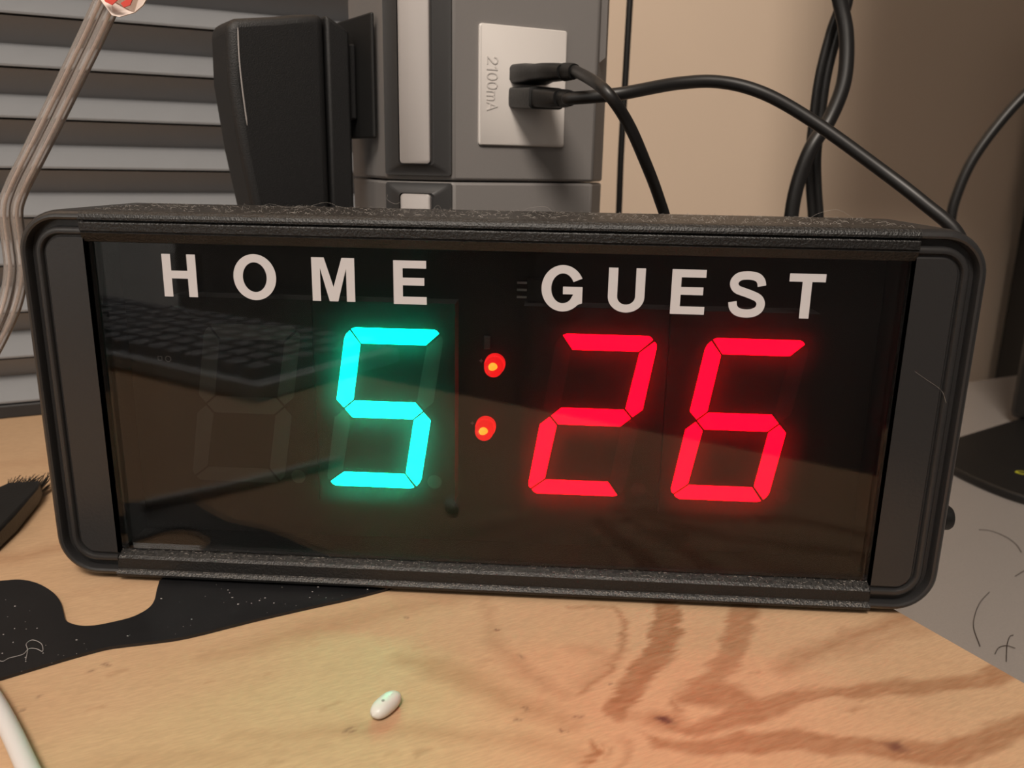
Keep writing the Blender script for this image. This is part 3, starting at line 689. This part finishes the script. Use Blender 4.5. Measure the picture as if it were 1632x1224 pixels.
# ------------------------------------------------------------------ USB plugs and their cables
def cable(name, pts, r, label, m_=None, n=10):
    return tag(MB().tube(spline(pts, n), r, 14).build(name, m_ or M['cable'], smooth=True), label, 'cable', )
def rounded_loop(c, a, b, ha, hb, p=4, n=20):
    out = []
    for k in range(n):
        t = 2 * math.pi * k / n; ct, st_ = math.cos(t), math.sin(t)
        out.append(c + a * (ha * math.copysign(abs(ct) ** (2 / p), ct)) + b * (hb * math.copysign(abs(st_) ** (2 / p), st_)))
    return out
def usb_cable(label, z, prof, cab, r):
    base = rfr(.0320, z, .0012)
    t = thing('usb_cable', base, label, 'cable', 'USB cables in the white plate')
    m = MB(); m.loft([rounded_loop(rfr(.0320, z + dz - o * .06, o), tR, UP, ha, hb, p) for o, ha, hb, p, dz in prof], True, True, True); m.build('plug_body', M['black'], t, smooth=True)
    o = prof[-1][0]; e = rfr(.0320, z + prof[-1][4] - o * .06, o); nD = (nR - UP * .06).normalized()
    m = MB(); m.tube([e - nD * .001, e + nD * .004, e + nD * .006], [.0034, .0031, .0028], 16); m.build('strain_relief', M['black'], t, smooth=True)
    m = MB(); m.tube(spline([e + nD * .003, e + nD * .007] + cab(e), 12), r, 14); m.build('cord', M['cable'], t, smooth=True)
    return t
usb_cable('upper black USB cable, plug with wavy grip, cord dropping steeply behind scoreboard', .1737,
          [(.0013, .0075, .0040, 5, 0), (.010, .0076, .0040, 5, 0), (.016, .0066, .0034, 4, .0002), (.022, .0064, .0034, 4, .0004), (.030, .0058, .0032, 3.2, .0004), (.036, .0044, .0028, 2.6, .0002)],
          lambda e: [ony(962, 142, .055), ony(1000, 195, .058), ony(1030, 262, .066), ony(1050, 315, .075), ony(1064, 365, .080), ony(1075, 460, .085), ony(1080, 600, .09)], .0021)
usb_cable('lower black USB cable, square plug, cord arching right over the scoreboard corner', .1644,
          [(.0013, .0078, .0042, 7, 0), (.020, .0078, .0042, 7, 0), (.0203, .0070, .0036, 6, 0), (.030, .0062, .0034, 4, 0), (.034, .0044, .0030, 3, 0)],
          lambda e: [ony(985, 150, .080), ony(1080, 133, .088), ony(1150, 131, .090), ony(1220, 150, .088), ony(1300, 196, .084), ony(1400, 268, .076), ony(1470, 322, .068), ony(1525, 372, .062), ony(1538, 430, .06), ony(1530, 520, .065), ony(1500, 640, .07)], .0024)

# ------------------------------------------------------------------ hanging cables
cable('power_cable', [ony(1010, -90, .30), ony(1004, 0, .30), ony(997, 120, .30), ony(990, 240, .30), ony(986, 345, .30), ony(980, 480, .30), ony(976, 640, .30)], .0020, 'thin straight black cable hanging down the beige wall beside the tower')
cable('power_cable', [ony(1318, -80, .20), ony(1338, 0, .20), ony(1349, 60, .198), ony(1345, 130, .195), ony(1322, 190, .193), ony(1293, 235, .19), ony(1272, 290, .19), ony(1261, 345, .19), ony(1256, 420, .19), ony(1252, 560, .19)], .0036, 'glossy black cable crossing in front of another, bulging right at the top')
tl = thing('power_cable', ony(1303, 345, .215), 'flat twin black cable hanging behind the crossing glossy one', 'cable')
for off in (-.0019, .0019):
    pts = [ony(1352, -80, .212), ony(1346, 0, .212), ony(1330, 50, .214), ony(1312, 120, .215), ony(1302, 190, .216), ony(1296, 250, .217), ony(1297, 300, .217), ony(1300, 345, .217), ony(1302, 420, .217), ony(1304, 560, .217)]
    MB().tube([p + Vector((off, 0, 0)) for p in spline(pts, 10)], .0023, 12).build('conductor', M['cable'], tl, smooth=True)
cable('power_cable', [ony(1700, 90, .30), ony(1632, 152, .30), ony(1585, 205, .30), ony(1548, 258, .30), ony(1525, 310, .30), ony(1515, 350, .30), ony(1508, 430, .30), ony(1506, 520, .30)], .0032, 'black cable curving in from the right edge behind the scoreboard corner')

# ------------------------------------------------------------------ louvred grey panel behind on the left
LP = onz(28, 664, ZT); LB = LP.dot(E2)
panel = thing('louvred_panel', efr(LP.dot(E1), LB, ZT), 'tall grey panel of horizontal louvre slats standing behind on the left', 'louvre panel')
la0, la1 = LP.dot(E1) - .28, LP.dot(E1) + .33
def pfr(v): return efr(v.x, v.y, v.z)
MB().box((la0, LB + .030, ZT), (la1, LB + .034, .34), pfr).build('backing', M['rail'], panel)
MB().box((la0, LB - .002, ZT), (la1, LB + .030, ZT + .0075), pfr).build('bottom_rail', M['rail'], panel, bevel=.0008)
pit = .0249; zb0 = ZT + .0075
pr_ = [(-.001, .0008), (-.0012, .0018), (.0128, .0126), (.0134, .0130), (.0002, .0247), (.030, .0247), (.030, .0008)]
smesh = None
for k in range(13):
    m = MB()
    if smesh is None:
        m.prism([pfr(Vector((la0, LB + y, zb0 + z))) for y, z in pr_], [pfr(Vector((la1, LB + y, zb0 + z))) for y, z in pr_])
        s = m.build('slat', M['slat'], panel); smesh = s
    else:
        s = smesh.copy(); COL.objects.link(s); s.location.z += pit * k

# ------------------------------------------------------------------ clear twin lamp cord with paper tag at the upper left
cord = thing('lamp_cord', ony(5, 520, .03), 'clear twin lamp cord with red and white paper tag at upper left', 'cord')
cp = [(196, -50), (170, 6), (146, 58), (120, 112), (86, 182), (52, 250), (28, 298), (17, 335), (22, 385), (26, 430), (18, 478), (2, 520), (-24, 572)]
cy = [.02, .022, .024, .026, .029, .031, .033, .034, .036, .037, .037, .036, .034]
path = spline([ony(x, y, z) for (x, y), z in zip(cp, cy)], 8)
n = len(path); cl, cr = [], []
for i, p in enumerate(path):
    t = (path[min(i + 1, n - 1)] - path[max(i - 1, 0)]).normalized(); v = (p - CAM_LOC).normalized()
    sdv = t.cross(Vector((0, 1, 0))).normalized(); dpv = sdv.cross(t).normalized()
    f = i / (n - 1); tw_ = math.radians(10 + 45 * max(0, (f - .45) / .55))
    d_ = sdv * math.cos(tw_) + dpv * math.sin(tw_)
    cl.append(p - d_ * .0019); cr.append(p + d_ * .0019)
for q in (cl, cr):
    s = MB().tube(q, .0020, 14).build('clear_strand', M['clear'], cord, smooth=True)
    MB().tube([a for a in q], .0006, 8).build('wire_core', M['copper'], s, smooth=True)
m = MB()
tg = [(150, -14), (166, 8), (178, 24), (190, 27), (214, 20), (228, 8), (240, -14)]
f_ = [ony(x, y, .017 + .003 * math.sin(i * 1.9)) for i, (x, y) in enumerate(tg)]
f0 = [ony(x - 2, y - 26, .018 + .002 * math.cos(i * 1.7)) for i, (x, y) in enumerate(tg)]
ff = f0[::-1]
m.prism(f_ + ff, [v + Vector((0, .0006, 0)) for v in f_ + ff]); tagp = m.build('paper_tag', M['tag'], cord)
for q in ([(160, -10), (168, 3), (178, 8), (186, 1), (190, -10)], [(192, 5), (200, 0), (212, -4), (207, 8), (197, 12)]):
    p = [ony(x, y, .0135) for x, y in q]; m = MB(); m.prism(p, [v + Vector((0, .0004, 0)) for v in p]); m.build('red_print', M['tag_red'], tagp)

# ------------------------------------------------------------------ monitor stand, case and paper on the right
def dfr(v): return efr(v.x, v.y, v.z)
bc = onz(1660, 735, ZD); ba, bb = bc.dot(E1), bc.dot(E2)
mon = thing('monitor', efr(ba, bb, ZD), 'black monitor whose curved foot and neck show at the right edge', 'monitor')
near = [onz(x, y, ZD + .006) for x, y in ((1500, 733), (1535, 752), (1580, 772), (1632, 790), (1700, 806))]
far = [onz(x, y, ZD + .006) for x, y in ((1740, 640), (1625, 666), (1540, 692), (1500, 704))]
bp_ = spline(near, 4) + far
m = MB(); m.prism([(p.x, p.y, ZD) for p in bp_], [(p.x, p.y, ZD + .006) for p in bp_]); m.build('foot_plate', M['black'], mon, bevel=.0015, smooth=True)
mk = onz(1630, 753, ZD + .0062)
m = MB(); A_ = [(mk.x + .0048 * math.cos(t), mk.y + .0034 * math.sin(t), ZD + .0061) for t in [2 * math.pi * k / 24 for k in range(24)]]; B_ = [(mk.x + .0030 * math.cos(t), mk.y + .0020 * math.sin(t), ZD + .0062) for t in [2 * math.pi * k / 24 for k in range(24)]]
m.loft([A_, B_]); m.build('ring_mark', M['mark'], mon)
nk = onz(1627, 668, ZD + .006); na_, nb_ = nk.dot(E1), nk.dot(E2)
m = MB(); m.box((na_, nb_ - .012, ZD + .004), (na_ + .075, nb_ + .012, .30), dfr); m.build('neck', M['black'], mon, bevel=.006, smooth=True)
wpt = hit(1310, 150, efr(0, B1, 0), E2); mb = nb_ - .022
tt = (mb - LAMP.dot(E2)) / (wpt.dot(E2) - LAMP.dot(E2)); spt = LAMP + (wpt - LAMP) * tt
MS0 = spt.dot(E1); MS1 = MS0 + .54
MZ0 = 0.30
m = MB(); m.box((MS0, nb_ - .034, MZ0), (MS1, nb_ - .010, MZ0 + .32), dfr); scr = m.build('screen_shell', M['black'], mon, bevel=.003)
m = MB(); m.box((MS0 + .008, nb_ - .0346, MZ0 + .012), (MS1 - .008, nb_ - .0342, MZ0 + .312), dfr); m.build('display', mat('dark_display', (.01, .01, .011), .25), scr)
# tall black case behind the desk
kb = DB + .006; kd = min(.10, B1 - .012 - kb); k0 = hit(1606, 470, efr(0, kb + kd, 0), E2); ka = k0.dot(E1)
case = thing('tower_case', efr(ka + .1, kb + .05, ZF), 'tall black case standing behind the desk at the right edge', 'case')
MB().box((ka, kb, ZF), (ka + .19, kb + kd, .30), dfr).build('case_body', M['black'], case, bevel=.004)
MB().box((ka + .02, kb - .0015, -.3), (ka + .17, kb + .002, .28), dfr).build('front_panel', M['rail'], case)

# hairs on the desk
for i, (q, lab) in enumerate((([(1562, 1030), (1552, 1000), (1554, 980), (1562, 960), (1577, 943)], 'long dark hair curving up from the board edge on the grey desk'),
             ([(1586, 1042), (1592, 1032), (1604, 1029), (1618, 1033)], 'short dark hair arched near the board edge'),
             ([(1604, 1054), (1605, 1030), (1609, 1015), (1615, 1012)], 'dark hair standing across the arched one by the board edge'),
             ([(1560, 844), (1580, 846), (1604, 856), (1620, 868), (1628, 880)], 'dark hair lying below the monitor foot on the desk'),
             ([(1618, 918), (1632, 910), (1645, 907)], 'short dark hair at the right frame edge'))):
    tag(MB().tube(spline([onz(x, y, ZD + .0006) for x, y in q], 8), .00016, 5).build('hair', M['hair']), lab, 'hair', 'hairs on the desk')

# ------------------------------------------------------------------ keyboard at the front left (seen mirrored in the acrylic)
ka0, ka1, kb0, kb1 = -.62, -.235, -.236, -.106
kz = ZT
kbd = thing('keyboard', efr((ka0 + ka1) / 2, (kb0 + kb1) / 2, kz), 'grey keyboard mirrored in the upper left of the scoreboard front', 'keyboard')
MB().box((ka0, kb0, kz), (ka1, kb1, kz + .010), dfr).build('shell', M['keyboard'], kbd, bevel=.002)
k1 = None
for r_ in range(6):
    for c_ in range(19):
        a = ka0 + .010 + c_ * .0193; b = kb0 + .008 + r_ * .0193
        if k1 is None:
            m = MB(); lo_ = [(0, 0), (.0165, 0), (.0165, .0165), (0, .0165)]; hi_ = [(.002, .0015), (.0145, .0015), (.0145, .0150), (.002, .0150)]
            m.prism([efr(a + x, b + y, kz + .010) for x, y in lo_], [efr(a + x, b + y, kz + .017) for x, y in hi_]); k1 = m.build('key', M['key'], kbd); a0_, b0_ = a, b
        else:
            k = k1.copy(); COL.objects.link(k); k.location = efr(a - a0_, b - b0_, 0)
# pale door in the room behind the camera, mirrored in the acrylic
def mirr(px, py, b):   # point of the mirrored room on the plane e1 = b
    d = ray(px, py); d = Vector((d.x, -d.y, d.z)); c = Vector((CAM_LOC.x, .0088 - CAM_LOC.y, CAM_LOC.z))
    return c + d * ((b - c.dot(E1)) / d.dot(E1))
dq = mirr(268, 440, A0)
db = dq.dot(E2)
door = struct(MB().box((A0, db, ZF), (A0 + .03, db + .84, 1.25), dfr).build('door_1', M['door'], bevel=.004))
MB().box((A0 + .03, db + .74, .20), (A0 + .08, db + .78, .23), dfr).build('door_handle', M['steel'], door)
